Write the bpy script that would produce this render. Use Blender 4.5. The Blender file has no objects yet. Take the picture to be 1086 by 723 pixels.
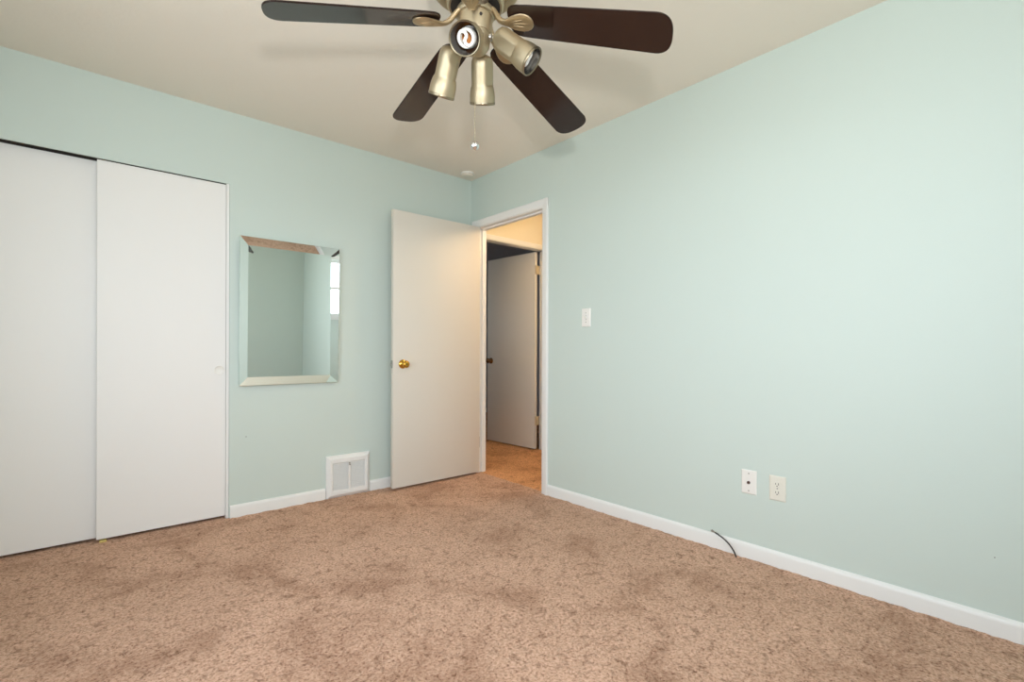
import bpy, bmesh, math, random
from mathutils import Vector, Matrix, noise as mnoise

sc = bpy.context.scene
COL = sc.collection
PI = math.pi
rnd = random.Random(7)

# ------------------------------------------------------------------ camera
F_PX, PPY = 518.1, 372.46
YAW, PITCH, ROLL = math.radians(41.21), math.radians(-0.0496), math.radians(0.18874)
CAM = Vector((-2.4535, -3.3280, 1.0097))
fwd = Vector((math.sin(YAW) * math.cos(PITCH), math.cos(YAW) * math.cos(PITCH), math.sin(PITCH)))
rgt = Vector((math.cos(YAW), -math.sin(YAW), 0))
upv = rgt.cross(fwd)
r2 = rgt * math.cos(ROLL) + upv * math.sin(ROLL)
u2 = upv * math.cos(ROLL) - rgt * math.sin(ROLL)
cd = bpy.data.cameras.new('camera')
cd.sensor_width = 36.0
cd.lens = F_PX / 1086 * 36.0
cd.shift_y = (PPY - 361.5) / 1086
cd.clip_start = 0.02
cam = bpy.data.objects.new('camera', cd)
COL.objects.link(cam)
m = Matrix((r2, u2, -fwd)).transposed().to_4x4()
m.translation = CAM
cam.matrix_world = m
sc.camera = cam

# ------------------------------------------------------------------ light and exposure
sc.view_settings.view_transform = 'Standard'
sc.view_settings.look = 'None'
sc.view_settings.gamma = 1.0
sc.view_settings.use_curve_mapping = False
sc.view_settings.exposure = 0.20
SKY = 6.6
W1 = dict(cx=-2.10, w=1.70, z0=1.36, z1=2.20)       # window in the back wall (y = YB)
W2 = dict(cy=-2.35, w=1.70, z0=0.78, z1=2.06)       # window in the left wall (x = XL)
XL, YB, H = -3.05, -4.25, 2.44
WT = 0.088                                             # wall thickness

world = bpy.data.worlds.new('sky')
sc.world = world
world.use_nodes = True
nt = world.node_tree
nt.nodes.clear()
wo = nt.nodes.new('ShaderNodeOutputWorld')
bg = nt.nodes.new('ShaderNodeBackground')
tc = nt.nodes.new('ShaderNodeTexCoord')
sep = nt.nodes.new('ShaderNodeSeparateXYZ')
ramp = nt.nodes.new('ShaderNodeValToRGB')
mp = nt.nodes.new('ShaderNodeMapRange')
mp.inputs['From Min'].default_value = -1
mp.inputs['From Max'].default_value = 1
ramp.color_ramp.elements[0].position = 0.40
ramp.color_ramp.elements[0].color = (0.66, 0.72, 0.76, 1)
ramp.color_ramp.elements[1].position = 0.56
ramp.color_ramp.elements[1].color = (0.86, 0.96, 1.10, 1)
nt.links.new(tc.outputs['Generated'], sep.inputs[0])
nt.links.new(sep.outputs['Z'], mp.inputs['Value'])
nt.links.new(mp.outputs['Result'], ramp.inputs['Fac'])
nt.links.new(ramp.outputs['Color'], bg.inputs['Color'])
bg.inputs['Strength'].default_value = SKY
nt.links.new(bg.outputs[0], wo.inputs[0])


def portal(name, loc, rot, sx, sy):
    l = bpy.data.lights.new(name, 'AREA')
    l.shape = 'RECTANGLE'
    l.size, l.size_y = sx, sy
    l.cycles.is_portal = True
    o = bpy.data.objects.new(name, l)
    o.location, o.rotation_euler = loc, rot
    COL.objects.link(o)


portal('daylight_back', (W1['cx'], YB - WT - 0.01, (W1['z0'] + W1['z1']) / 2), (PI / 2, 0, 0), W1['w'], W1['z1'] - W1['z0'])
portal('daylight_left', (XL - WT - 0.01, W2['cy'], (W2['z0'] + W2['z1']) / 2), (PI / 2, 0, -PI / 2), W2['w'], W2['z1'] - W2['z0'])


portal('daylight_inner_room', (-0.72, 1.8, 1.575), (PI / 2, 0, -PI / 2), 0.6, 0.35)


def point(name, loc, energy, col, rad):
    l = bpy.data.lights.new(name, 'POINT')
    l.energy, l.color, l.shadow_soft_size = energy, col, rad
    o = bpy.data.objects.new(name, l)
    o.location = loc
    COL.objects.link(o)
    return o


# the photographer's flash, held just over the camera (it throws the fan's shadow on the ceiling)
fl = bpy.data.lights.new('camera_flash', 'SPOT')
fl.energy, fl.color, fl.shadow_soft_size = 80.0, (1.0, 0.98, 0.96), 0.05
fl.spot_size, fl.spot_blend = math.radians(156), 1.0
fo = bpy.data.objects.new('camera_flash', fl)
fo.location = (-2.50, -3.52, 1.27)
fo.rotation_euler = Vector((1.5, 2.4, 0.75)).to_track_quat('-Z', 'Y').to_euler()
COL.objects.link(fo)

# ------------------------------------------------------------------ materials
MATS = {}


def mat(name, col, rough=0.6, metal=0.0, spec=0.5, bump=None, coat=0.0):
    if name in MATS:
        return MATS[name]
    m = bpy.data.materials.new(name)
    m.use_nodes = True
    b = m.node_tree.nodes['Principled BSDF']
    b.inputs['Base Color'].default_value = (*col, 1)
    b.inputs['Roughness'].default_value = rough
    b.inputs['Metallic'].default_value = metal
    b.inputs['Specular IOR Level'].default_value = spec
    b.inputs['Coat Weight'].default_value = coat
    if bump:
        n = m.node_tree.nodes
        t = n.new('ShaderNodeTexCoord')
        nz = n.new('ShaderNodeTexNoise')
        nz.inputs['Scale'].default_value = bump[0]
        nz.inputs['Detail'].default_value = 3
        bp = n.new('ShaderNodeBump')
        bp.inputs['Strength'].default_value = bump[1]
        bp.inputs['Distance'].default_value = bump[2]
        m.node_tree.links.new(t.outputs['Object'], nz.inputs['Vector'])
        m.node_tree.links.new(nz.outputs['Fac'], bp.inputs['Height'])
        m.node_tree.links.new(bp.outputs['Normal'], b.inputs['Normal'])
    MATS[name] = m
    return m


def srgb(r, g, b):
    f = lambda c: (c / 255 / 12.92) if c / 255 <= 0.04045 else ((c / 255 + 0.055) / 1.055) ** 2.4
    return (f(r), f(g), f(b))


PAINT = mat('mint_paint', srgb(204, 217, 210), 0.55, bump=(140, 0.12, 0.002))
CEIL = mat('ceiling_paint', srgb(238, 231, 218), 0.8, bump=(60, 0.25, 0.003))
TRIM = mat('white_trim_paint', srgb(236, 236, 233), 0.4)
DOORW = mat('off_white_door_paint', srgb(223, 218, 207), 0.45)
CLOSET = mat('white_closet_paint', srgb(238, 237, 234), 0.5)
HALLP = mat('cream_hall_paint', srgb(230, 222, 202), 0.45)
DARKP = mat('slate_paint', srgb(205, 208, 212), 0.6)
INNER = mat('closet_interior_shade', srgb(90, 85, 78), 0.8)  # dark base colour stands in for the shade inside the closet
BRONZE = mat('brushed_champagne_metal', srgb(184, 170, 142), 0.48, 0.88)
BRONZE2 = mat('antique_champagne_metal', srgb(184, 164, 132), 0.46, 0.88)
BLADE = None
CHROME = mat('chrome', (0.85, 0.85, 0.85), 0.06, 1.0)
BRASS = mat('polished_brass', srgb(206, 160, 70), 0.16, 1.0)
BROWNM = mat('aged_bronze', srgb(120, 92, 62), 0.3, 1.0)
NICKEL = mat('nickel', srgb(178, 175, 168), 0.3, 1.0)
MIRROR = mat('mirror_silver', (0.86, 0.90, 0.88), 0.005, 1.0)
PLAST = mat('white_plastic', srgb(238, 236, 230), 0.35)
ALMOND = mat('ivory_plastic', srgb(228, 226, 214), 0.35)
DARK = mat('dark_slot', srgb(40, 36, 34), 0.6)
BLACK = mat('black_rubber', srgb(28, 27, 27), 0.45)
INSIDE = mat('lamp_inside', srgb(165, 162, 158), 0.22, 0.95)
GUIDE = mat('yellowed_plastic', srgb(206, 186, 110), 0.5)
ORANGE = mat('amber_socket', srgb(190, 120, 50), 0.35)


def make_blade_mat():
    m = bpy.data.materials.new('dark_walnut_gloss')
    m.use_nodes = True
    n, L = m.node_tree.nodes, m.node_tree.links
    b = n['Principled BSDF']
    t = n.new('ShaderNodeTexCoord')
    mpg = n.new('ShaderNodeMapping')
    mpg.inputs['Scale'].default_value = (4, 40, 4)
    nz = n.new('ShaderNodeTexNoise')
    nz.inputs['Scale'].default_value = 3
    nz.inputs['Detail'].default_value = 6
    r = n.new('ShaderNodeValToRGB')
    r.color_ramp.elements[0].color = (0.010, 0.005, 0.004, 1)
    r.color_ramp.elements[1].color = (0.035, 0.016, 0.011, 1)
    L.new(t.outputs['Object'], mpg.inputs[0])
    L.new(mpg.outputs[0], nz.inputs['Vector'])
    L.new(nz.outputs['Fac'], r.inputs['Fac'])
    L.new(r.outputs['Color'], b.inputs['Base Color'])
    b.inputs['Roughness'].default_value = 0.12
    return m


BLADE = make_blade_mat()


def make_carpet(name, tint):
    m = bpy.data.materials.new(name)
    m.use_nodes = True
    n, L = m.node_tree.nodes, m.node_tree.links
    b = n['Principled BSDF']
    b.inputs['Roughness'].default_value = 1.0
    b.inputs['Specular IOR Level'].default_value = 0.05
    t = n.new('ShaderNodeTexCoord')

    def noise(scale, detail, rough=0.6, dist=0.0):
        x = n.new('ShaderNodeTexNoise')
        x.inputs['Scale'].default_value = scale
        x.inputs['Detail'].default_value = detail
        x.inputs['Roughness'].default_value = rough
        x.inputs['Distortion'].default_value = dist
        L.new(t.outputs['Object'], x.inputs['Vector'])
        return x

    def ramp(src, stops):
        r = n.new('ShaderNodeValToRGB')
        e = r.color_ramp.elements
        e[0].position, e[0].color = stops[0][0], (*stops[0][1], 1)
        e[1].position, e[1].color = stops[-1][0], (*stops[-1][1], 1)
        for p_, c_ in stops[1:-1]:
            q = e.new(p_)
            q.color = (*c_, 1)
        L.new(src, r.inputs['Fac'])
        return r

    def mult(a, c, fac=1.0):
        x = n.new('ShaderNodeMix')
        x.data_type = 'RGBA'
        x.blend_type = 'MULTIPLY'
        x.inputs['Factor'].default_value = fac
        L.new(a, x.inputs['A'])
        L.new(c, x.inputs['B'])
        return x.outputs['Result']

    tuft = noise(95, 4, 0.72, 0.4)
    c1 = ramp(tuft.outputs['Fac'], [(0.33, srgb(146, 110, 90)), (0.46, srgb(212, 176, 150)), (0.62, srgb(234, 204, 180))])
    clump = noise(26, 4, 0.65, 0.8)
    c2 = ramp(clump.outputs['Fac'], [(0.32, (0.58, 0.54, 0.51)), (0.45, (0.94, 0.94, 0.94)), (0.6, (1, 1, 1))])
    wear = noise(2.6, 4, 0.62, 0.6)
    c3 = ramp(wear.outputs['Fac'], [(0.36, (0.74, 0.70, 0.67)), (0.48, (0.93, 0.92, 0.91)), (0.62, (1.0, 1.0, 1.0))])
    col = mult(mult(c1.outputs['Color'], c2.outputs['Color']), c3.outputs['Color'])
    tn = n.new('ShaderNodeRGB')
    tn.outputs[0].default_value = (*tint, 1)
    col = mult(col, tn.outputs[0])
    L.new(col, b.inputs['Base Color'])
    add = n.new('ShaderNodeMath')
    add.operation = 'MULTIPLY_ADD'
    L.new(clump.outputs['Fac'], add.inputs[0])
    add.inputs[1].default_value = 0.8
    L.new(tuft.outputs['Fac'], add.inputs[2])
    bp = n.new('ShaderNodeBump')
    bp.inputs['Strength'].default_value = 0.7
    bp.inputs['Distance'].default_value = 0.012
    L.new(add.outputs[0], bp.inputs['Height'])
    L.new(bp.outputs['Normal'], b.inputs['Normal'])
    return m


CARPET = make_carpet('brown_carpet_pile', (1.02, 0.95, 0.94))
CARPET_HALL = make_carpet('golden_brown_carpet_pile', (1.18, 0.93, 0.66))


def make_glass():
    m = bpy.data.materials.new('window_glass')
    m.use_nodes = True
    n, L = m.node_tree.nodes, m.node_tree.links
    n.remove(n['Principled BSDF'])
    o = n['Material Output']
    tr = n.new('ShaderNodeBsdfTransparent')
    gl = n.new('ShaderNodeBsdfGlossy')
    gl.inputs['Roughness'].default_value = 0.02
    mx = n.new('ShaderNodeMixShader')
    mx.inputs[0].default_value = 0.07
    L.new(tr.outputs[0], mx.inputs[1])
    L.new(gl.outputs[0], mx.inputs[2])
    L.new(mx.outputs[0], o.inputs['Surface'])
    return m


GLASS = make_glass()

# ------------------------------------------------------------------ mesh helpers


def bm_new():
    return bmesh.new()


def add_box(bm, x0, x1, y0, y1, z0, z1, M=None):
    vs = [bm.verts.new((x, y, z)) for x in (x0, x1) for y in (y0, y1) for z in (z0, z1)]
    if M:
        for v in vs:
            v.co = M @ v.co
    f = [(0, 1, 3, 2), (4, 6, 7, 5), (0, 4, 5, 1), (2, 3, 7, 6), (0, 2, 6, 4), (1, 5, 7, 3)]
    for q in f:
        bm.faces.new([vs[i] for i in q])
    return vs


def add_bbox(bm, x0, x1, y0, y1, z0, z1, bev=0.003, seg=2, M=None):
    t = bmesh.new()
    add_box(t, x0, x1, y0, y1, z0, z1)
    bmesh.ops.recalc_face_normals(t, faces=t.faces)
    bmesh.ops.bevel(t, geom=list(t.edges), offset=bev, segments=seg, profile=0.5, affect='EDGES')
    merge(bm, t, M)


def merge(bm, t, M=None):
    vm = {}
    for v in t.verts:
        vm[v] = bm.verts.new(M @ v.co if M else v.co)
    for f in t.faces:
        bm.faces.new([vm[v] for v in f.verts])
    t.free()


def add_lathe(bm, prof, seg=40, M=None, mod=None, cap0=True, cap1=True):
    rings = []
    for (r, z) in prof:
        ring = []
        for k in range(seg):
            a = 2 * PI * k / seg
            rr = mod(a, r, z) if mod else r
            v = Vector((rr * math.cos(a), rr * math.sin(a), z))
            ring.append(bm.verts.new(M @ v if M else v))
        rings.append(ring)
    for a, b in zip(rings, rings[1:]):
        for k in range(seg):
            bm.faces.new((a[k], a[(k + 1) % seg], b[(k + 1) % seg], b[k]))
    if cap0:
        bm.faces.new(list(reversed(rings[0])))
    if cap1:
        bm.faces.new(rings[-1])


def add_tube(bm, pts, rad, seg=10, cap=True):
    pts = [Vector(p) for p in pts]
    rads = rad if isinstance(rad, (list, tuple)) else [rad] * len(pts)
    rings = []
    nrm = None
    for i, p in enumerate(pts):
        d = (pts[min(i + 1, len(pts) - 1)] - pts[max(i - 1, 0)]).normalized()
        if nrm is None:
            nrm = d.orthogonal().normalized()
        else:
            nrm = (nrm - d * nrm.dot(d)).normalized()
        bn = d.cross(nrm)
        rings.append([bm.verts.new(p + (nrm * math.cos(2 * PI * k / seg) + bn * math.sin(2 * PI * k / seg)) * rads[i]) for k in range(seg)])
    for a, b in zip(rings, rings[1:]):
        for k in range(seg):
            bm.faces.new((a[k], a[(k + 1) % seg], b[(k + 1) % seg], b[k]))
    if cap:
        bm.faces.new(list(reversed(rings[0])))
        bm.faces.new(rings[-1])


def add_sweep(bm, prof, path):
    """extrude a closed 2D profile along a straight line: path = (A, B, U, V) with world axes of the profile"""
    A, B, U, V = [Vector(x) for x in path]
    ra = [bm.verts.new(A + U * p + V * q) for p, q in prof]
    rb = [bm.verts.new(B + U * p + V * q) for p, q in prof]
    n = len(prof)
    for k in range(n):
        bm.faces.new((ra[k], ra[(k + 1) % n], rb[(k + 1) % n], rb[k]))
    bm.faces.new(list(reversed(ra)))
    bm.faces.new(rb)


def obj(name, bm, material, parent=None, smooth=0, loc=None):
    bmesh.ops.recalc_face_normals(bm, faces=bm.faces)
    me = bpy.data.meshes.new(name)
    if loc is not None:
        bmesh.ops.translate(bm, verts=bm.verts, vec=-Vector(loc))
    bm.to_mesh(me)
    bm.free()
    if smooth:
        me.shade_smooth()
        if smooth < 180:
            me.set_sharp_from_angle(angle=math.radians(smooth))
    me.materials.append(material)
    o = bpy.data.objects.new(name, me)
    COL.objects.link(o)
    if loc is not None:
        o.location = loc
    if parent:
        o.parent = parent
    return o


def thing(name, loc, label, cat, group=None, rot=None):
    o = bpy.data.objects.new(name, None)
    o.empty_display_size = 0.05
    o.location = loc
    if rot:
        o.rotation_euler = rot
    COL.objects.link(o)
    return tag(o, label, cat, group)


def tag(o, label, cat, group=None, kind=None):
    o['label'] = label
    o['category'] = cat
    if group:
        o['group'] = group
    if kind:
        o['kind'] = kind
    return o


def struct(name, bm, material, label, cat, smooth=0):
    o = obj(name, bm, material, None, smooth)
    return tag(o, label, cat, kind='structure')


# ------------------------------------------------------------------ room shell
CLX0, CLX1, CLH = -3.0, -1.797, 2.006            # closet opening
DY0, DY1, DH = -0.857, -0.088, 2.03               # bedroom doorway (in the right wall)
HY = 0.17                                         # face of the hall's end wall
HX0, HX1 = 0.255, 1.067                           # doorway in the hall's end wall
HXR = 1.20                                        # far side wall of the hall

# floor: carpet, gently uneven
bm = bm_new()
nx, ny = 160, 250
x0, x1, y0, y1 = XL, 0.03, YB, 0.68
grid = []
for j in range(ny + 1):
    row = []
    for i in range(nx + 1):
        x, y = x0 + (x1 - x0) * i / nx, y0 + (y1 - y0) * j / ny
        z = 0.004 * mnoise.noise(Vector((x * 22, y * 22, 0))) + 0.004 * mnoise.noise(Vector((x * 60, y * 60, 3)))
        row.append(bm.verts.new((x, y, z)))
    grid.append(row)
for j in range(ny):
    for i in range(nx):
        bm.faces.new((grid[j][i], grid[j][i + 1], grid[j + 1][i + 1], grid[j + 1][i]))
struct('floor', bm, CARPET, 'brown cut pile bedroom carpet covering the whole floor', 'carpet', 180)

bm = bm_new()
add_box(bm, 0.03, HXR + 0.1, -2.6, HY + 0.06, -0.1, 0.0)
add_box(bm, -0.6, 2.6, HY + 0.06, 3.0, -0.1, -0.001)
struct('floor_hall', bm, CARPET_HALL, 'golden brown carpet of the hall seen through the doorway', 'carpet')

bm = bm_new()
add_box(bm, XL - WT, WT, YB - WT, 0.8, H, H + 0.1)
struct('ceiling', bm, CEIL, 'off white bedroom ceiling', 'ceiling')

# far wall with the closet opening
bm = bm_new()
add_box(bm, CLX1, WT, 0, WT, 0, H)
add_box(bm, XL - WT, CLX0, 0, WT, 0, H)
add_box(bm, CLX0, CLX1, 0, 0.010, CLH, H)
add_box(bm, CLX0, CLX1, 0.010, WT, 2.07, H)
wall_far = struct('wall_far', bm, PAINT, 'pale mint green wall holding the closet and the mirror', 'wall')
# right wall with the doorway
bm = bm_new()
add_box(bm, 0, WT, YB - WT, DY0, 0, H)
add_box(bm, 0, WT, DY1, 0, 0, H)
add_box(bm, 0, WT, DY0, DY1, DH, H)
wall_right = struct('wall_right', bm, PAINT, 'long pale mint green wall on the right of the doorway', 'wall')


def wall_with_hole(name, mk, a0, a1, c, w, z0, z1, label):
    bm = bm_new()
    mk(bm, a0, c - w / 2, 0, H)
    mk(bm, c + w / 2, a1, 0, H)
    mk(bm, c - w / 2, c + w / 2, 0, z0)
    mk(bm, c - w / 2, c + w / 2, z1, H)
    return struct(name, bm, PAINT, label, 'wall')


wall_with_hole('wall_back', lambda b, p, q, s, t: add_box(b, p, q, YB - WT, YB, s, t), XL - WT, 0,
               W1['cx'], W1['w'], W1['z0'], W1['z1'], 'mint green wall behind the camera with a window')
wall_with_hole('wall_left', lambda b, p, q, s, t: add_box(b, XL - WT, XL, p, q, s, t), YB, 0,
               W2['cy'], W2['w'], W2['z0'], W2['z1'], 'mint green window wall opposite the doorway')

# closet shell
bm = bm_new()
add_box(bm, XL - WT, CLX1 + 0.25, 0.68, 0.74, 0, H)
add_box(bm, XL - WT, CLX0 - 0.06, WT, 0.68, 0, H)
add_box(bm, CLX1 + 0.19, CLX1 + 0.25, WT, 0.68, 0, H)
struct('wall_closet', bm, INNER, 'inside walls of the closet, coloured dark for shade, behind the sliding doors', 'wall')

# hall shell and the dark room behind it
bm = bm_new()
HW = 0.09
add_box(bm, WT, HX0, HY, HY + HW, 0, H)
add_box(bm, HX1, HXR, HY, HY + HW, 0, H)
add_box(bm, HX0, HX1, HY, HY + HW, DH, H)
struct('wall_hall_end', bm, HALLP, 'cream wall at the end of the hall above the inner door', 'wall')
bm = bm_new()
add_box(bm, HXR, HXR + 0.1, -2.6, HY + HW, 0, H)
add_box(bm, WT, HXR + 0.1, -2.7, -2.6, 0, H)
struct('wall_hall_side', bm, HALLP, 'cream side wall of the hall', 'wall')
bm = bm_new()
add_box(bm, WT, HXR + 0.1, -2.7, HY + HW, H, H + 0.1)
struct('ceiling_hall', bm, CEIL, 'hall ceiling beyond the doorway', 'ceiling')
bm = bm_new()
add_box(bm, -0.7, 2.7, 3.0, 3.1, 0, H)
add_box(bm, -0.7, -0.6, HY + HW, 1.5, 0, H)
add_box(bm, -0.7, -0.6, 2.1, 3.0, 0, H)
add_box(bm, -0.7, -0.6, 1.5, 2.1, 0, 1.4)
add_box(bm, -0.7, -0.6, 1.5, 2.1, 1.75, H)
add_box(bm, 2.6, 2.7, HY + HW, 3.0, 0, H)
add_box(bm, HXR, 2.7, HY, HY + HW, 0, H)
add_box(bm, -0.7, WT, HY, HY + HW, 0, H)
add_box(bm, -0.7, 2.7, HY, 3.1, H + 0.001, H + 0.1)
struct('wall_inner_room', bm, DARKP, 'dark slate grey walls of the unlit room beyond the hall', 'wall')

# baseboards
BBP = [(0, 0.0), (0.013, 0.0), (0.013, 0.055), (0.0115, 0.066), (0.007, 0.074), (0, 0.077)]


def baseboard(name, A, B, U, label):
    bm = bm_new()
    add_sweep(bm, BBP, (A, B, U, (0, 0, 1)))
    return struct(name, bm, TRIM, label, 'baseboard', 40)


baseboard('baseboard_far', (CLX1 + 0.004, 0, -0.004), (-1.222, 0, -0.004), (0, -1, 0), 'white baseboard between the closet and the floor vent')
baseboard('baseboard_corner', (-0.905, 0, -0.004), (-0.001, 0, -0.004), (0, -1, 0), 'short white baseboard right of the floor vent, running behind the open door')
baseboard('baseboard_right', (0, YB, -0.004), (0, DY0 - 0.0605, -0.004), (-1, 0, 0), 'long white baseboard under the right wall')
baseboard('baseboard_hall', (WT, HY, 0), (HX0 - 0.06, HY, 0), (0, -1, 0), 'white baseboard at the hall end')
baseboard('baseboard_inner', (-0.6, 3.0, 0), (2.6, 3.0, 0), (0, -1, 0), 'white baseboard in the unlit room beyond the hall')
baseboard('baseboard_left', (XL, YB, -0.004), (XL, 0, -0.004), (1, 0, 0), 'white baseboard under the left window wall')
baseboard('baseboard_back', (XL, YB, -0.004), (0, YB, -0.004), (0, 1, 0), 'white baseboard under the wall behind the camera')

# bedroom door casing + jamb
CW = 0.058


def casing_prof(w, t):
    return [(0, 0), (w, 0), (w, t * 0.75), (w - 0.006, t), (0.010, t * 0.72), (0.002, t * 0.55)]


bm = bm_new()
cp = casing_prof(CW, 0.016)
add_sweep(bm, cp, ((0, DY0, -0.004), (0, DY0, DH + CW), (0, -1, 0), (-1, 0, 0)))
add_sweep(bm, cp, ((0, DY1, -0.004), (0, DY1, DH + CW), (0, 1, 0), (-1, 0, 0)))
add_sweep(bm, cp, ((0, DY0 - CW, DH), (0, DY1 + CW, DH), (0, 0, 1), (-1, 0, 0)))
struct('trim_1', bm, TRIM, 'white casing framing the open bedroom doorway', 'door casing', 30)
bm = bm_new()
JT = 0.016
add_box(bm, -0.002, WT + 0.002, DY1 - 0.004, DY1 + 0.012, -0.004, DH)
add_box(bm, -0.002, WT + 0.002, DY0 - 0.012, DY0 + 0.004, -0.004, DH)
add_box(bm, -0.002, WT + 0.002, DY0 - 0.012, DY1 + 0.012, DH - 0.004, DH + 0.012)
add_box(bm, 0.042, 0.075, DY1 - 0.015, DY1, -0.004, DH)
add_box(bm, 0.042, 0.075, DY0, DY0 + 0.015, -0.004, DH)
add_box(bm, 0.042, 0.075, DY0, DY1, DH - 0.015, DH)
struct('trim_2', bm, TRIM, 'white jamb and stop lining the bedroom doorway', 'door jamb')
# inner hall door casing + jamb
bm = bm_new()
cp2 = casing_prof(0.042, 0.014)
add_sweep(bm, cp2, ((HX0, HY, 0), (HX0, HY, DH + 0.042), (-1, 0, 0), (0, -1, 0)))
add_sweep(bm, cp2, ((HX1, HY, 0), (HX1, HY, DH + 0.042), (1, 0, 0), (0, -1, 0)))
add_sweep(bm, cp2, ((HX0 - 0.042, HY, DH), (HX1 + 0.042, HY, DH), (0, 0, 1), (0, -1, 0)))
add_box(bm, HX0 - 0.012, HX0 + 0.004, HY - 0.002, HY + HW, 0, DH)
add_box(bm, HX1 - 0.004, HX1 + 0.012, HY - 0.002, HY + HW, 0, DH)
add_box(bm, HX0, HX1, HY - 0.002, HY + HW, DH - 0.004, DH + 0.012)
struct('trim_3', bm, TRIM, 'cream lit casing around the inner door at the hall end', 'door casing', 30)
# closet side strip
bm = bm_new()
add_box(bm, CLX1 - 0.016, CLX1 - 0.001, 0.004, 0.10, -0.004, CLH)
struct('trim_4', bm, TRIM, 'thin white jamb strip at the right edge of the closet', 'closet jamb')

# windows (behind the camera; they light the room and show in the mirror)


def window(name, c, w, z0, z1, back, label):
    """back=True: in the back wall, else in the left wall"""
    def M(a, d, z):
        return (a, YB - d, z) if back else (XL - d, a, z)

    def bx(bm, a0, a1, d0, d1, s, t):
        p, q = M(a0, d0, s), M(a1, d1, t)
        add_box(bm, *sorted((p[0], q[0])), *sorted((p[1], q[1])), *sorted((p[2], q[2])))
    a0, a1 = c - w / 2, c + w / 2
    bm = bm_new()
    for (p, q, s, t) in ((a0 - 0.06, a0, z0 - 0.06, z1 + 0.06), (a1, a1 + 0.06, z0 - 0.06, z1 + 0.06),
                         (a0, a1, z1, z1 + 0.06), (a0, a1, z0 - 0.06, z0)):
        bx(bm, p, q, -0.016, 0.0, s, t)
    for (p, q, s, t) in ((a0, a0 + 0.04, z0, z1), (a1 - 0.04, a1, z0, z1), (a0 + 0.04, a1 - 0.04, z1 - 0.04, z1),
                         (a0 + 0.04, a1 - 0.04, z0, z0 + 0.04)):
        bx(bm, p, q, 0.04, 0.085, s, t)
    zm = (z0 + z1) / 2
    bx(bm, a0 + 0.04, a1 - 0.04, 0.045, 0.08, zm - 0.02, zm + 0.02)
    root = struct(name, bm, TRIM, label, 'window')
    bm = bm_new()
    bx(bm, a0 + 0.04, a1 - 0.04, 0.060, 0.063, z0 + 0.04, zm - 0.02)
    obj('pane', bm, GLASS, root)
    bm = bm_new()
    bx(bm, a0 + 0.04, a1 - 0.04, 0.060, 0.063, zm + 0.02, z1 - 0.04)
    obj('pane', bm, GLASS, root)
    bm = bm_new()
    bx(bm, a0 - 0.07, a1 + 0.07, -0.05, 0.04, z0 - 0.02, z0 + 0.0)
    obj('sill', bm, TRIM, root)


window('window_1', W1['cx'], W1['w'], W1['z0'], W1['z1'], True, 'bright window in the back wall, shown in the mirror edge')
window('window_2', W2['cy'], W2['w'], W2['z0'], W2['z1'], False, 'wide window in the left wall opposite the doorway')

# ------------------------------------------------------------------ doors


def hinge(parent, x, y, z, M=None):
    bm = bm_new()
    add_lathe(bm, [(0.0, -0.045), (0.006, -0.045), (0.006, 0.045), (0.0, 0.045)], 12, Matrix.Translation((x, y, z)), cap0=False, cap1=False)
    add_box(bm, x - 0.002, x + 0.028, y - 0.001, y + 0.002, z - 0.044, z + 0.044)
    return obj('hinge', bm, NICKEL, parent, 40)


# bedroom door: opened square into the room, hinged on the corner side
door = None
bm = bm_new()
DFY = -0.130                                      # the face we see
add_bbox(bm, -0.786, -0.006, DFY, DFY + 0.035, 0.016, 2.026, 0.0025, 2)
door = struct('door_1', bm, DOORW, 'plain off white bedroom door standing open with a brass knob', 'door', 40)
KX, KZ = -0.709, 0.911


def knob(parent, c, axis, material, name='door_knob', s=1.0, key=True):
    M = Matrix.Translation(c) @ Vector(axis).to_track_quat('Z', 'Y').to_matrix().to_4x4()
    bm = bm_new()
    prof = [(0.0, 0.0), (0.033, 0.0), (0.033, 0.003), (0.029, 0.008), (0.018, 0.010), (0.013, 0.014), (0.012, 0.024),
            (0.017, 0.030), (0.025, 0.037), (0.0275, 0.046), (0.026, 0.054), (0.020, 0.060), (0.012, 0.0615), (0.0, 0.0615)]
    add_lathe(bm, [(r * s, z * s) for r, z in prof], 36, M, cap0=False, cap1=False)
    k = obj(name, bm, material, parent, 60)
    if key:
        bm = bm_new()
        add_lathe(bm, [(0.0, 0.0605), (0.0085, 0.0605), (0.0085, 0.063), (0.0, 0.063)], 20, M, cap0=False, cap1=False)
        obj('lock_button', bm, mat('dark_brass', srgb(150, 112, 50), 0.25, 1.0), k, 40)
    return k


knob(door, (KX, DFY, KZ), (0, -1, 0), BRASS)
knob(door, (KX, DFY + 0.035, KZ), (0, 1, 0), BRASS, key=False)
bm = bm_new()
add_bbox(bm, -0.7878, -0.7850, DFY + 0.005, DFY + 0.030, KZ - 0.028, KZ + 0.028, 0.0008, 1)
add_bbox(bm, -0.797, -0.787, DFY + 0.011, DFY + 0.024, KZ - 0.011, KZ + 0.011, 0.002, 1)
obj('latch_plate', bm, NICKEL, door)
for z in (0.25, 1.80):
    hinge(door, -0.004, DY1 - 0.004, z)

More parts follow.
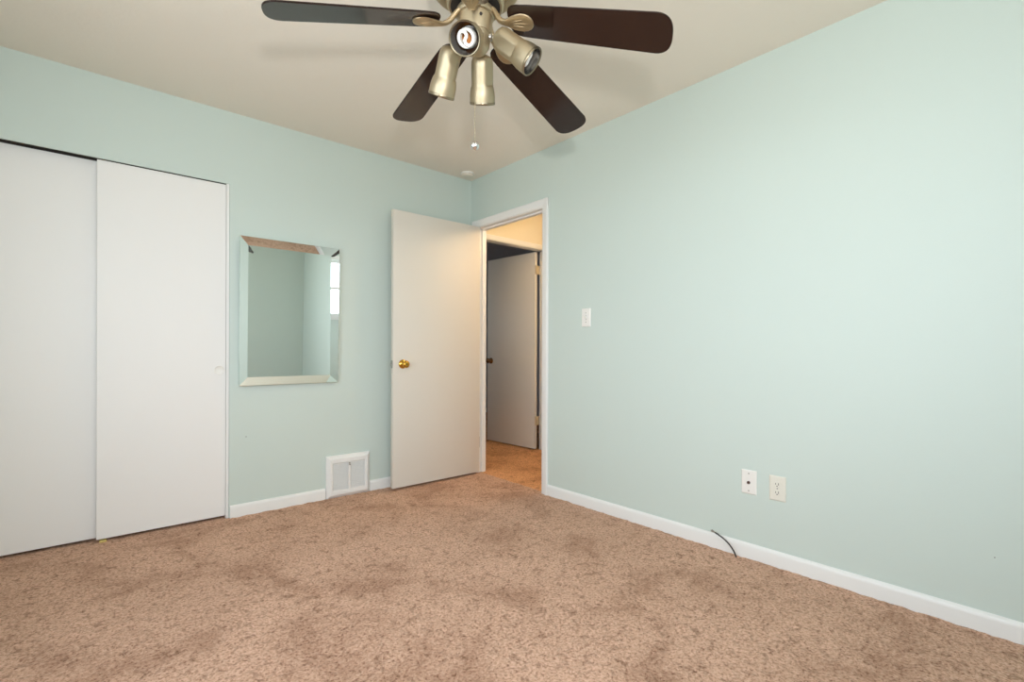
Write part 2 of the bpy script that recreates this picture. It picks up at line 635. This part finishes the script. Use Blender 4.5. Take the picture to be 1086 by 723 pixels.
# inner hall door: swung into the dark room
bm = bm_new()
HP = Vector((1.038, 0.265, 0))
ang = math.atan2(0.715, -0.045)
MH = Matrix.Translation(HP) @ Matrix.Rotation(ang, 4, 'Z')
add_bbox(bm, 0.004, 0.727, 0.0, 0.035, 0.012, 2.02, 0.0025, 2, MH)
hd = struct('door_2', bm, DOORW, 'inner door at the hall end swung open into an unlit room', 'door', 40)
axis = (MH.to_3x3() @ Vector((0, 1, 0)))
knob(hd, MH @ Vector((0.665, 0.035, 0.9)), axis, BROWNM, key=False)
knob(hd, MH @ Vector((0.665, 0.0, 0.9)), -axis, BROWNM, key=False)
for z in (0.298, 1.837):
    bm = bm_new()
    add_lathe(bm, [(0.0, -0.045), (0.006, -0.045), (0.006, 0.045), (0.0, 0.045)], 12, MH @ Matrix.Translation((-0.004, -0.012, z)), cap0=False, cap1=False)
    add_box(bm, -0.004, 0.006, -0.030, 0.034, z - 0.045, z + 0.045, MH)
    obj('hinge', bm, mat('painted_hinge', srgb(205, 190, 160), 0.4, 0.4), hd, 40)

# sliding closet doors
bm = bm_new()
add_bbox(bm, -2.405, CLX1 - 0.017, 0.013, 0.045, 0.016, 2.002, 0.0015, 1)
cd1 = struct('door_3', bm, CLOSET, 'front sliding closet door, flush with the wall, with a round finger pull', 'closet door')
PX, PZ = -1.847, 0.889
bm = bm_new()
MP = Matrix.Translation((PX, 0.013, PZ)) @ Matrix.Rotation(PI / 2, 4, 'X')
add_lathe(bm, [(0.027, 0.0), (0.0275, 0.002), (0.026, 0.003), (0.0225, 0.0015), (0.021, 0.0006), (0.0, 0.0005)], 36, MP, cap1=False)
obj('finger_pull', bm, PLAST, cd1, 50)
bm = bm_new()
add_bbox(bm, -3.0, -2.36, 0.058, 0.078, 0.014, 2.004, 0.0015, 1)
cd2 = struct('door_4', bm, CLOSET, 'rear sliding closet door at the photo edge, set behind the other', 'closet door')
bm = bm_new()
add_box(bm, CLX0, CLX1, 0.012, 0.085, 2.045, 2.068)
add_box(bm, CLX0, CLX1, 0.0485, 0.0545, 2.012, 2.045)
add_box(bm, CLX0, CLX1, 0.080, 0.085, 2.005, 2.045)
struct('trim_5', bm, mat('shaded_track', srgb(58, 52, 46), 0.6), 'sliding door track inside the closet header', 'door track')  # track coloured dark so the gap under the header reads as shade
bm = bm_new()
add_bbox(bm, -2.392, -2.362, 0.006, 0.050, -0.002, 0.010, 0.003, 2)
tag(obj('door_guide', bm, GUIDE), 'small yellowed plastic guide at the foot of the sliding closet doors', 'door guide')

# ------------------------------------------------------------------ wall mirror
mx0, mx1, mz0, mz1 = -1.7525, -1.1470, 0.7935, 1.6985
FB, YO, YI = 0.050, -0.0330, -0.0168
mir = thing('wall_mirror', (-1.45, 0, mz0), 'rectangular wall mirror with a wide mirrored frame beside the closet', 'mirror')


def par(o, root):
    o.parent = root
    o.matrix_parent_inverse = Matrix.Translation(root.location).inverted()
    return o


def mirror_strip(a, b, c, d):
    """outer corners a,b and inner corners d,c (x,z)"""
    bm = bm_new()
    fr = [bm.verts.new((a[0], YO, a[1])), bm.verts.new((b[0], YO, b[1])), bm.verts.new((c[0], YI, c[1])), bm.verts.new((d[0], YI, d[1]))]
    bk = [bm.verts.new((p[0], -0.001, p[1])) for p in (a, b, c, d)]
    bm.faces.new(fr)
    bm.faces.new(list(reversed(bk)))
    for k in range(4):
        bm.faces.new((fr[k], bk[k], bk[(k + 1) % 4], fr[(k + 1) % 4]))
    bmesh.ops.recalc_face_normals(bm, faces=bm.faces)
    es = [e for e in bm.edges if all(v in fr for v in e.verts)]
    bmesh.ops.bevel(bm, geom=es, offset=0.0018, segments=2, affect='EDGES')
    par(obj('frame_strip', bm, MIRROR), mir)


O = [(mx0, mz0), (mx1, mz0), (mx1, mz1), (mx0, mz1)]
I = [(mx0 + FB, mz0 + FB), (mx1 - FB, mz0 + FB), (mx1 - FB, mz1 - FB), (mx0 + FB, mz1 - FB)]
for k in range(4):
    mirror_strip(O[k], O[(k + 1) % 4], I[(k + 1) % 4], I[k])
bm = bm_new()
J = 0.016
g0 = [bm.verts.new((x, YI + 0.0015, z)) for x, z in I]
g1 = [bm.verts.new((x + (J if k in (0, 3) else -J), YI + 0.0014, z + (J if k in (0, 1) else -J))) for k, (x, z) in enumerate(I)]
for k in range(4):
    bm.faces.new((g0[k], g0[(k + 1) % 4], g1[(k + 1) % 4], g1[k]))
bm.faces.new(g1)
g2 = [bm.verts.new((x, -0.002, z)) for x, z in I]
bm.faces.new(g2)
for k in range(4):
    bm.faces.new((g0[k], g0[(k + 1) % 4], g2[(k + 1) % 4], g2[k]))
par(obj('mirror_glass', bm, MIRROR), mir)

mir.rotation_euler = (math.radians(1.2), 0, 0)     # hangs a touch forward at the top

# ------------------------------------------------------------------ floor vent (baseboard register)
vx0, vx1, vz1, vy = -1.218, -0.908, 0.287, -0.030
vent = thing('air_vent', (-1.06, 0, 0), 'white metal heating register standing at the foot of the wall', 'air vent')
gx0, gx1, gz0, gz1 = -1.178, -0.950, 0.050, 0.236
bm = bm_new()


def frame_quads(bm, rects):
    """nested rectangles (x0,x1,z0,z1,y) bridged in order"""
    prev = None
    for (a, b, c, d, y) in rects:
        r = [bm.verts.new(p) for p in ((a, y, c), (b, y, c), (b, y, d), (a, y, d))]
        if prev:
            for k in range(4):
                bm.faces.new((prev[k], prev[(k + 1) % 4], r[(k + 1) % 4], r[k]))
        prev = r


frame_quads(bm, [(vx0, vx1, -0.003, vz1, 0.0), (vx0, vx1, -0.003, vz1, -0.012), (vx0 + 0.004, vx1 - 0.004, 0.0, vz1 - 0.004, -0.016),
                 (vx0 + 0.018, vx1 - 0.018, 0.018, vz1 - 0.018, vy + 0.004), (vx0 + 0.022, vx1 - 0.022, 0.022, vz1 - 0.022, vy),
                 (gx0 - 0.004, gx1 + 0.004, gz0 - 0.004, gz1 + 0.004, vy), (gx0, gx1, gz0, gz1, vy + 0.003), (gx0, gx1, gz0, gz1, -0.003)])
xm = (gx0 + gx1) / 2
add_box(bm, xm - 0.008, xm + 0.008, vy - 0.0005, -0.004, gz0 - 0.001, gz1 + 0.001)
par(obj('register_frame', bm, TRIM, None, 25), vent)
bm = bm_new()
add_box(bm, gx0, gx1, -0.003, -0.001, gz0, gz1)
par(obj('damper_plate', bm, mat('grey_damper', srgb(170, 165, 160), 0.6), None), vent)
for (a, b) in ((gx0, xm - 0.008), (xm + 0.008, gx1)):
    bm = bm_new()
    n = 15
    for k in range(n):
        z = gz0 + (gz1 - gz0) * (k + 0.5) / n
        M = Matrix.Translation(((a + b) / 2, vy + 0.010, z)) @ Matrix.Rotation(math.radians(38), 4, 'X')
        w = (b - a) / 2 - 0.0005
        add_box(bm, -w, w, -0.008, 0.008, -0.0010, 0.0010, M)
    par(obj('louver_panel', bm, TRIM), vent)
bm = bm_new()
add_bbox(bm, xm - 0.004, xm + 0.004, vy - 0.014, vy, gz1 - 0.022, gz1 - 0.014, 0.002, 2)
add_lathe(bm, [(0, 0), (0.006, 0), (0.006, 0.003), (0, 0.003)], 16, Matrix.Translation((xm, vy - 0.0005, gz1 - 0.008)) @ Matrix.Rotation(PI / 2, 4, 'X'), cap0=False, cap1=False)
par(obj('damper_lever', bm, NICKEL, None, 40), vent)

# ------------------------------------------------------------------ wall plates (local frame: x = along wall, z up, -y out of wall)


def plate_root(name, y, z, label, cat, group=None):
    return thing(name, (0, y, z), label, cat, group, rot=(0, 0, -PI / 2))


def wplate(root, w, h, material, name='cover_plate'):
    bm = bm_new()
    frame_quads(bm, [(-w / 2, w / 2, -h / 2, h / 2, 0.0), (-w / 2, w / 2, -h / 2, h / 2, -0.002), (-w / 2 + 0.001, w / 2 - 0.001, -h / 2 + 0.001, h / 2 - 0.001, -0.0035),
                     (-w / 2 + 0.005, w / 2 - 0.005, -h / 2 + 0.005, h / 2 - 0.005, -0.006)])
    b = bm.verts
    b.ensure_lookup_table()
    bm.faces.new([b[len(b) - 4 + k] for k in range(4)])
    return obj(name, bm, material, root, 20)


def screw(root, x, z, y=-0.006):
    bm = bm_new()
    add_lathe(bm, [(0.0035, 0), (0.0033, 0.001), (0.002, 0.0016), (0, 0.0017)], 14, Matrix.Translation((x, y, z)) @ Matrix.Rotation(PI / 2, 4, 'X'), cap1=False)
    return obj('screw', bm, NICKEL, root, 50)


RX = Matrix.Rotation(PI / 2, 4, 'X')
sw = plate_root('light_switch', -1.259, 1.2275, 'white toggle light switch on the mint wall right of the doorway', 'light switch')
wplate(sw, 0.072, 0.118, PLAST)
bm = bm_new()
add_bbox(bm, -0.006, 0.006, -0.009, -0.0055, -0.013, 0.013, 0.001, 1)
add_bbox(bm, -0.0045, 0.0045, -0.021, -0.006, -0.004, 0.006, 0.0015, 2, Matrix.Rotation(math.radians(-22), 4, 'X'))
obj('toggle', bm, PLAST, sw, 40)
bm = bm_new()
frame_quads(bm, [(-0.0072, 0.0072, -0.0145, 0.0145, -0.0062), (-0.0058, 0.0058, -0.0128, 0.0128, -0.0062)])
obj('toggle_slot', bm, DARK, sw)
screw(sw, 0, 0.030)
screw(sw, 0, -0.030)

co = plate_root('cable_outlet', -2.2945, 0.372, 'blank white wall plate with one dark cable jack, left of the power outlet', 'wall plate')
wplate(co, 0.072, 0.117, PLAST)
bm = bm_new()
add_lathe(bm, [(0.0075, 0), (0.0075, 0.003), (0.0055, 0.004), (0.0048, 0.011), (0.0, 0.011)], 24, Matrix.Translation((0, -0.006, -0.002)) @ RX, cap1=False)
obj('cable_jack', bm, mat('dark_jack', srgb(92, 70, 62), 0.35, 0.7), co, 40)
screw(co, 0, 0.042)
screw(co, 0, -0.042)

po = plate_root('power_outlet', -2.4255, 0.368, 'ivory double power outlet on the mint wall above the baseboard', 'power outlet')
wplate(po, 0.073, 0.117, ALMOND)
for s in (1, -1):
    bm = bm_new()
    n = 32
    pts = []
    for k in range(n):
        a = 2 * PI * k / n
        x = max(-0.0168, min(0.0168, 0.0172 * math.cos(a)))
        z = max(-0.0135, min(0.0135, 0.0172 * math.sin(a)))
        pts.append((x, z + s * 0.0195))
    fa = [bm.verts.new((x, -0.005, z)) for x, z in pts]
    fb = [bm.verts.new((x, -0.0085, z)) for x, z in pts]
    for k in range(n):
        bm.faces.new((fa[k], fa[(k + 1) % n], fb[(k + 1) % n], fb[k]))
    bm.faces.new(fb)
    rc = obj('receptacle', bm, ALMOND, po, 30)
    bm = bm_new()
    z0 = s * 0.0195
    add_box(bm, -0.0075, -0.0052, -0.0088, -0.007, z0 - 0.002, z0 + 0.006)
    add_box(bm, 0.0050, 0.0075, -0.0088, -0.007, z0 - 0.003, z0 + 0.007)
    add_lathe(bm, [(0.0027, 0), (0.0027, 0.0018), (0, 0.0018)], 14, Matrix.Translation((0, -0.007, z0 - 0.0075)) @ RX, cap1=False)
    obj('slots', bm, DARK, rc)
screw(po, 0, 0)

# nail hole marks in the paint
bm = bm_new()
add_lathe(bm, [(0.0026, -0.001), (0.0026, 0.0006), (0.0, 0.0012)], 12, Matrix.Translation((-1.705, 0, 0.478)) @ RX, cap1=False)
tag(obj('nail', bm, DARK, None, 40), 'tiny dark nail head in the mint wall between closet and floor vent', 'nail')
bm = bm_new()
add_lathe(bm, [(0.0017, -0.001), (0.0017, 0.0004), (0.0, 0.0008)], 12, Matrix.Translation((0, -3.153, 0.276)) @ Matrix.Rotation(-PI / 2, 4, 'Y'), cap1=False)
tag(obj('nail', bm, DARK, None, 40), 'tiny dark nail head low on the right wall near the photo edge', 'nail')

# ------------------------------------------------------------------ coax cable stub
bm = bm_new()
P0, P1, P2, P3 = Vector((-0.036, -2.252, -0.012)), Vector((-0.040, -2.235, 0.055)), Vector((-0.042, -2.185, 0.078)), Vector((-0.034, -2.138, 0.089))
pts = []
for k in range(17):
    t = k / 16
    pts.append((1 - t) ** 3 * P0 + 3 * t * (1 - t) ** 2 * P1 + 3 * t * t * (1 - t) * P2 + t ** 3 * P3)
add_tube(bm, pts, 0.0036, 12)
cable = obj('coaxial_cable', bm, BLACK, None, 60)
tag(cable, 'short black cable stub coming out of the carpet at the right baseboard', 'cable')
bm = bm_new()
d = (P3 - P2).normalized()
MC = Matrix.Translation(P3) @ d.to_track_quat('Z', 'Y').to_matrix().to_4x4()
add_lathe(bm, [(0.0, -0.004), (0.0042, -0.004), (0.0042, 0.004), (0.0034, 0.005), (0.0034, 0.008)], 16, MC, cap0=False, cap1=False)
add_lathe(bm, [(0.0055, 0.008), (0.0055, 0.019), (0.004, 0.019), (0.0, 0.015)], 6, MC, cap1=False)
add_lathe(bm, [(0.0007, 0.012), (0.0007, 0.026)], 8, MC)
obj('cable_connector', bm, NICKEL, cable, 40)['label'] = 'metal screw connector'

# ------------------------------------------------------------------ smoke detector
sm = thing('smoke_detector', (-0.128, -0.123, H), 'small round off white smoke detector on the ceiling in the corner', 'smoke detector')
MD = Matrix.Rotation(PI, 4, 'X')
bm = bm_new()
add_lathe(bm, [(0.056, 0.0), (0.056, 0.008), (0.052, 0.010), (0.0, 0.010)], 40, MD, cap1=False)
obj('mounting_base', bm, PLAST, sm, 40)
bm = bm_new()
add_lathe(bm, [(0.050, 0.010), (0.050, 0.019), (0.046, 0.025), (0.036, 0.028), (0.015, 0.029), (0.0, 0.029)], 40, MD, cap1=False)
obj('detector_cover', bm, mat('aged_white_plastic', srgb(224, 218, 204), 0.45), sm, 40)

# ------------------------------------------------------------------ hall ceiling lamp (lights the hall)
hl = thing('hall_lamp', (0.52, -0.92, H), 'round glass ceiling lamp lighting the hall', 'ceiling lamp')
bm = bm_new()
add_lathe(bm, [(0.07, 0.0), (0.07, 0.012), (0.02, 0.025), (0.012, 0.03), (0.012, 0.20), (0.06, 0.21), (0.0, 0.215)], 32, MD, cap1=False)
obj('lamp_base', bm, NICKEL, hl, 40)
em = bpy.data.materials.new('lit_glass')
em.use_nodes = True
b = em.node_tree.nodes['Principled BSDF']
b.inputs['Base Color'].default_value = (0.9, 0.85, 0.75, 1)
b.inputs['Emission Color'].default_value = (1.0, 0.70, 0.41, 1)
b.inputs['Emission Strength'].default_value = 44.0
bm = bm_new()
add_lathe(bm, [(0.04, 0.216), (0.085, 0.235), (0.11, 0.28), (0.11, 0.32), (0.085, 0.365), (0.04, 0.385), (0.0, 0.388)], 32, MD, cap1=False)
obj('lamp_shade', bm, em, hl, 60)

# ------------------------------------------------------------------ ceiling fan
HUB = Vector((-1.4579, -1.9970, 0))
ZB = 2.1108
fan = thing('ceiling_fan', (HUB.x, HUB.y, H), 'five blade ceiling fan in champagne metal with four spotlights', 'ceiling fan')
fr = rgt                                          # camera-right direction on the plan, used only to describe the arm angles
T = Matrix.Translation((HUB.x, HUB.y, 0))


def fobj(name, bm, material, smooth=40, parent=None):
    o = obj(name, bm, material, None, smooth)
    par(o, fan)
    return o


bm = bm_new()
add_lathe(bm, [(0.072, 2.44), (0.072, 2.425), (0.066, 2.405), (0.040, 2.385), (0.020, 2.380), (0.0, 2.380)], 40, T, cap1=False)
fobj('ceiling_canopy', bm, BRONZE2)
bm = bm_new()
add_lathe(bm, [(0.013, 2.385), (0.013, 2.335)], 20, T)
fobj('downrod', bm, BRONZE2)
bm = bm_new()
add_lathe(bm, [(0.020, 2.345), (0.070, 2.338), (0.120, 2.320), (0.147, 2.296), (0.157, 2.270), (0.157, 2.252), (0.151, 2.236), (0.140, 2.229),
               (0.118, 2.226), (0.112, 2.218), (0.075, 2.216)], 64, T)
mh = fobj('motor_housing', bm, BRONZE2)
bm = bm_new()
add_lathe(bm, [(0.045, 2.217), (0.045, 2.206), (0.090, 2.206), (0.097, 2.198), (0.097, 2.180), (0.090, 2.172), (0.068, 2.172)], 56, T)
fobj('flywheel', bm, BRONZE)
bm = bm_new()
add_lathe(bm, [(0.084, 2.176), (0.084, 2.1705), (0.050, 2.1705), (0.050, 2.160), (0.0, 2.160)], 40, T, cap1=False)
fobj('shaft_gap_shade', bm, DARK)  # motor shaft widened into a dark disc, painting the shaded gap inside the flywheel
bm = bm_new()
add_lathe(bm, [(0.052, 2.165), (0.063, 2.160), (0.065, 2.150), (0.065, 2.140), (0.0625, 2.137), (0.058, 2.136), (0.058, 2.080), (0.0565, 2.076), (0.054, 2.075),
               (0.050, 2.055), (0.048, 2.040), (0.040, 2.027), (0.025, 2.020), (0.010, 2.018), (0.0, 2.018)], 56, T, cap1=False)
sh = fobj('switch_housing', bm, BRONZE)
bm = bm_new()
add_lathe(bm, [(0.005, -0.002), (0.005, 0.003), (0.0, 0.0035)], 16,
          Matrix.Translation(HUB + rgt * 0.022 * 1.0 - Vector((fwd.x, fwd.y, 0)) * 0.0535 + Vector((0, 0, 2.115))) @ (-Vector((fwd.x, fwd.y, 0)) + rgt * 0.4).to_track_quat('Z', 'Y').to_matrix().to_4x4(), cap1=False)
s_ = obj('set_screw', bm, DARK, None, 40)
s_.parent = sh

# blades: azimuth, pitch and droop of each
PHI = -1.0664
BL = [(PHI + 0.0239, -0.2598, 0.2889), (PHI + math.radians(72) - 0.0171, -0.1769, 0.2190), (PHI + math.radians(144) - 0.0154, -0.1760, 0.1157),
      (PHI + math.radians(216) + 0.0086, -0.2352, 0.1403), (PHI + math.radians(288), -0.21, 0.19)]


def blade_bm():
    bm = bm_new()
    R = 0.56                                       # local x = r - 0.1
    out = []

    def hw(r):
        return 0.0621 + (0.0724 - 0.0621) * (r - 0.25) / (0.635 - 0.25)
    # outline on the +y side from inner end to tip
    half = [(0.022, 0.0), (0.022, 0.020), (0.024, 0.034), (0.030, 0.046), (0.042, 0.0545), (0.060, 0.0585)]
    for k in range(1, 13):
        x = 0.06 + (0.50 - 0.06) * k / 12
        half.append((x, hw(x + 0.1)))
    w = hw(0.62)
    for k in range(1, 17):                          # rounded corners into a gently curved tip
        a = PI / 2 * k / 16
        half.append((0.500 + 0.060 * math.sin(a) ** (2 / 2.7), w * max(0.0, math.cos(a)) ** (2 / 2.7)))
    half[-1] = (0.560, 0.0)
    full = half + [(x, -y) for x, y in reversed(half[1:-1])]
    t = 0.003
    top = [bm.verts.new((x, y, t)) for x, y in full]
    bot = [bm.verts.new((x, y, -t)) for x, y in full]
    n = len(full)
    bm.faces.new(top)
    bm.faces.new(list(reversed(bot)))
    for k in range(n):
        bm.faces.new((top[k], bot[k], bot[(k + 1) % n], top[(k + 1) % n]))
    bmesh.ops.recalc_face_normals(bm, faces=bm.faces)
    es = [e for e in bm.edges if abs(e.verts[0].co.z - e.verts[1].co.z) < 1e-6]
    bmesh.ops.bevel(bm, geom=es, offset=0.0012, segments=2, affect='EDGES')
    return bm


def iron_bm():
    bm = bm_new()
    #           x(local)  z      half-w  half-t
    st = [(-0.044, 0.030, 0.021, 0.007), (-0.036, 0.024, 0.018, 0.008), (-0.026, 0.013, 0.014, 0.008), (-0.014, 0.000, 0.012, 0.008),
          (0.000, -0.008, 0.0115, 0.007), (0.014, -0.012, 0.013, 0.0055), (0.026, -0.012, 0.019, 0.005), (0.040, -0.0115, 0.0260, 0.0048),
          (0.056, -0.011, 0.0315, 0.0045), (0.072, -0.010, 0.0340, 0.0045), (0.086, -0.010, 0.0325, 0.0045), (0.098, -0.0095, 0.0265, 0.0045),
          (0.106, -0.009, 0.0180, 0.0042), (0.1105, -0.009, 0.0060, 0.0035)]
    seg = 16
    rings = []
    for i, (x, z, w, t) in enumerate(st):
        p, q = st[max(i - 1, 0)], st[min(i + 1, len(st) - 1)]
        d = Vector((q[0] - p[0], 0, q[1] - p[1])).normalized()
        nn = Vector((-d.z, 0, d.x))
        ring = []
        for k in range(seg):
            a = 2 * PI * k / seg
            c, s = math.cos(a), math.sin(a)
            c = math.copysign(abs(c) ** 0.7, c)
            s = math.copysign(abs(s) ** 0.7, s)
            ring.append(bm.verts.new(Vector((x, 0, z)) + Vector((0, 1, 0)) * (w * c) + nn * (t * s)))
        rings.append(ring)
    for a, b in zip(rings, rings[1:]):
        for k in range(seg):
            bm.faces.new((a[k], a[(k + 1) % seg], b[(k + 1) % seg], b[k]))
    bm.faces.new(rings[0])
    bm.faces.new(rings[-1])
    for y, x0_, x1_ in ((-0.010, 0.030, 0.078), (0.0, 0.026, 0.090), (0.010, 0.030, 0.078)):
        pts = []
        rd = []
        for k in range(9):
            f = k / 8
            pts.append((x0_ + (x1_ - x0_) * f, y * (0.5 + 0.9 * f), -0.0150 + 0.001 * f))
            rd.append(0.0005 + 0.0022 * math.sin(PI * f))
        add_tube(bm, pts, rd, 8)
    return bm


b0 = i0 = None
for az, tau, dr in BL:
    u = Vector((math.cos(az), math.sin(az), 0))
    t_ = Vector((-math.sin(az), math.cos(az), 0))
    z_ = Vector((0, 0, 1))
    ud = u * math.cos(dr) - z_ * math.sin(dr)
    n_ = ud.cross(t_)
    tt = t_ * math.cos(tau) + n_ * math.sin(tau)
    nn = ud.cross(tt)
    M = Matrix((ud, tt, nn)).transposed().to_4x4()
    M.translation = Vector((HUB.x, HUB.y, ZB)) + u * 0.1 - fan.location
    # the iron turns with less pitch and starts at the flywheel
    ui = u * math.cos(dr * 0.8) - z_ * math.sin(dr * 0.8)
    ni = ui.cross(t_)
    ti = t_ * math.cos(tau * 0.9) + ni * math.sin(tau * 0.9)
    MI = Matrix((ui, ti, ui.cross(ti))).transposed().to_4x4()
    MI.translation = M.translation
    if b0 is None:
        bm = blade_bm()
        b0 = bo = obj('fan_blade', bm, BLADE, None, 30)
        bm = iron_bm()
        i0 = io = obj('blade_iron', bm, BRONZE2, None, 50)
        bo['label'] = 'glossy dark walnut fan blade'
    else:
        bo = b0.copy()
        io = i0.copy()
        COL.objects.link(bo)
        COL.objects.link(io)
    bo.parent = io.parent = fan
    bo.matrix_basis = M
    io.matrix_basis = MI

# spotlights
PF = Vector((fwd.x, fwd.y, 0)).normalized()


def lamp_mod(a, r, z):
    if z < 0.004 or r < 0.03:
        return r
    d = 0.0335 + (0.03 * max(0.0, (z - 0.092) / 0.02))
    c = max(abs(math.cos(a)), 1e-6)
    return min(r, d / c)


def lamp_body_bm():
    bm = bm_new()
    prof = [(0.006, -0.004), (0.016, -0.003), (0.027, 0.002), (0.034, 0.008), (0.0380, 0.018), (0.0390, 0.030)]
    for k in range(1, 8):
        prof.append((0.039, 0.030 + 0.008 * k))
    prof += [(0.0392, 0.092), (0.0400, 0.097), (0.042, 0.103), (0.0435, 0.110), (0.0450, 0.118), (0.0460, 0.130), (0.0460, 0.152), (0.0445, 0.154),
             (0.0425, 0.152), (0.0415, 0.130), (0.038, 0.112), (0.033, 0.098), (0.030, 0.070), (0.0, 0.068)]
    add_lathe(bm, prof, 72, None, lamp_mod, True, False)
    return bm


def bulb_bm():
    bm = bm_new()
    pts = []
    n = 64
    for k in range(n + 1):                           # one arm of the spiral, over the top, down the other arm
        f = k / n * 2 - 1                            # -1 .. 1
        turns = 1.6
        a = math.copysign(1, f) * 0 + f * turns * 2 * PI
        rr = 0.0225 * min(1.0, abs(f) / 0.14) if abs(f) < 0.14 else 0.0225
        sgn = -1 if f < 0 else 1
        z = 0.136 - 0.045 * max(0.0, abs(f) - 0.10)
        aa = (abs(f)) * turns * 2 * PI + (PI if f < 0 else 0)
        pts.append((rr * math.cos(aa), rr * math.sin(aa), z))
    add_tube(bm, pts, 0.0052, 10)
    return bm


def socket_bm():
    bm = bm_new()
    add_lathe(bm, [(0.0, 0.069), (0.024, 0.069), (0.024, 0.092), (0.020, 0.098), (0.0, 0.099)], 32, None, None, False, False)
    return bm


def dirv(r, f, z):
    return (rgt * r + PF * f + Vector((0, 0, z))).normalized()


#        arm direction (plan)        root offset from hub: (right, fwd, z)   aim
LAMPS = [((-0.30, -0.95), (0.000, -0.088, 2.020), (-0.10, -0.82, -0.58)),
         ((0.95, -0.20), (0.075, -0.022, 2.062), (0.74, -0.14, -0.62)),
         ((0.22, 0.97), (0.018, 0.082, 2.060), (-0.02, 0.52, -0.85)),
         ((-0.97, 0.20), (-0.082, 0.022, 2.050), (-0.30, 0.46, -0.83))]
proto = None
for (ar, af), (pr, pf, pz), aim in LAMPS:
    a_ = dirv(*aim)
    root = HUB + rgt * pr + PF * pf + Vector((0, 0, pz))
    upx = Vector((0, 0, 1)) - a_ * a_.z
    if upx.length < 1e-3:
        upx = rgt.copy()
    upx.normalize()
    xx = (upx.cross(a_) + upx * 0.75).normalized()     # where the flat side faces
    xx = (xx - a_ * xx.dot(a_)).normalized()
    ML = Matrix((xx, a_.cross(xx), a_)).transposed().to_4x4()
    ML.translation = root - fan.location
    if proto is None:
        lh = obj('lamp_head', lamp_body_bm(), BRONZE, None, 32)
        bu = obj('bulb', bulb_bm(), PLAST, lh, 60)
        so = obj('bulb_socket', socket_bm(), ORANGE, lh, 40)
        li = bm_new()
        add_lathe(li, [(0.0425, 0.1525), (0.041, 0.130), (0.0375, 0.112), (0.0325, 0.098), (0.0295, 0.0705), (0.0245, 0.0705)], 48, None, None, False, False)
        ins = obj('reflector', li, INSIDE, lh, 40)
        ri = bm_new()
        add_lathe(ri, [(0.0462, 0.147), (0.0470, 0.149), (0.0470, 0.155), (0.0455, 0.1565), (0.0432, 0.1555), (0.0428, 0.150)], 56, None, None, False, False)
        rim = obj('rim', ri, mat('rim_metal', srgb(150, 138, 115), 0.3, 0.9), lh, 50)
        proto = (lh, bu, so, ins, rim)
    else:
        lh = proto[0].copy()
        COL.objects.link(lh)
        for c in proto[1:]:
            k = c.copy()
            COL.objects.link(k)
            k.parent = lh
    lh.parent = fan
    lh.matrix_basis = ML
    # swivel arm from the housing into the lamp's back end
    bm = bm_new()
    p1 = root + a_ * 0.016
    d2 = (rgt * ar + PF * af).normalized()
    p0 = HUB + d2 * 0.050 + Vector((0, 0, min(2.078, pz + 0.004)))
    add_tube(bm, [p0, p0 + (p1 - p0) * 0.5, p1], 0.0065, 14)
    add_lathe(bm, [(0.013, 0.0), (0.013, 0.006), (0.009, 0.010), (0.0, 0.011)], 20, Matrix.Translation(p0) @ d2.to_track_quat('Z', 'Y').to_matrix().to_4x4(), cap1=False)
    fobj('lamp_arm', bm, NICKEL, 50)

# pull chain
bm = bm_new()
CB = HUB + rgt * 0.002 - PF * 0.030
n = 70
for k in range(n):
    z = 2.018 - (2.018 - 1.708) * k / n
    add_lathe(bm, [(0.0003, z + 0.0015), (0.0017, z + 0.0009), (0.0017, z - 0.0009), (0.0003, z - 0.0015)], 6, Matrix.Translation((CB.x, CB.y, 0)))
add_tube(bm, [(CB.x, CB.y, 2.022), (CB.x, CB.y, 1.706)], 0.0005, 6)
pc = fobj('pull_chain', bm, BRONZE, 60)
bm = bm_new()
zc_, rb_ = 1.692, 0.0145
prof = [(rb_ * math.sin(PI * k / 18), zc_ + rb_ * math.cos(PI * k / 18)) for k in range(0, 19)]
prof[0] = (0.0004, zc_ + rb_)
prof[-1] = (0.0004, zc_ - rb_)
add_lathe(bm, prof, 28, Matrix.Translation((CB.x, CB.y, 0)))
cb = obj('chain_ball', bm, CHROME, None, 180)
cb.parent = pc
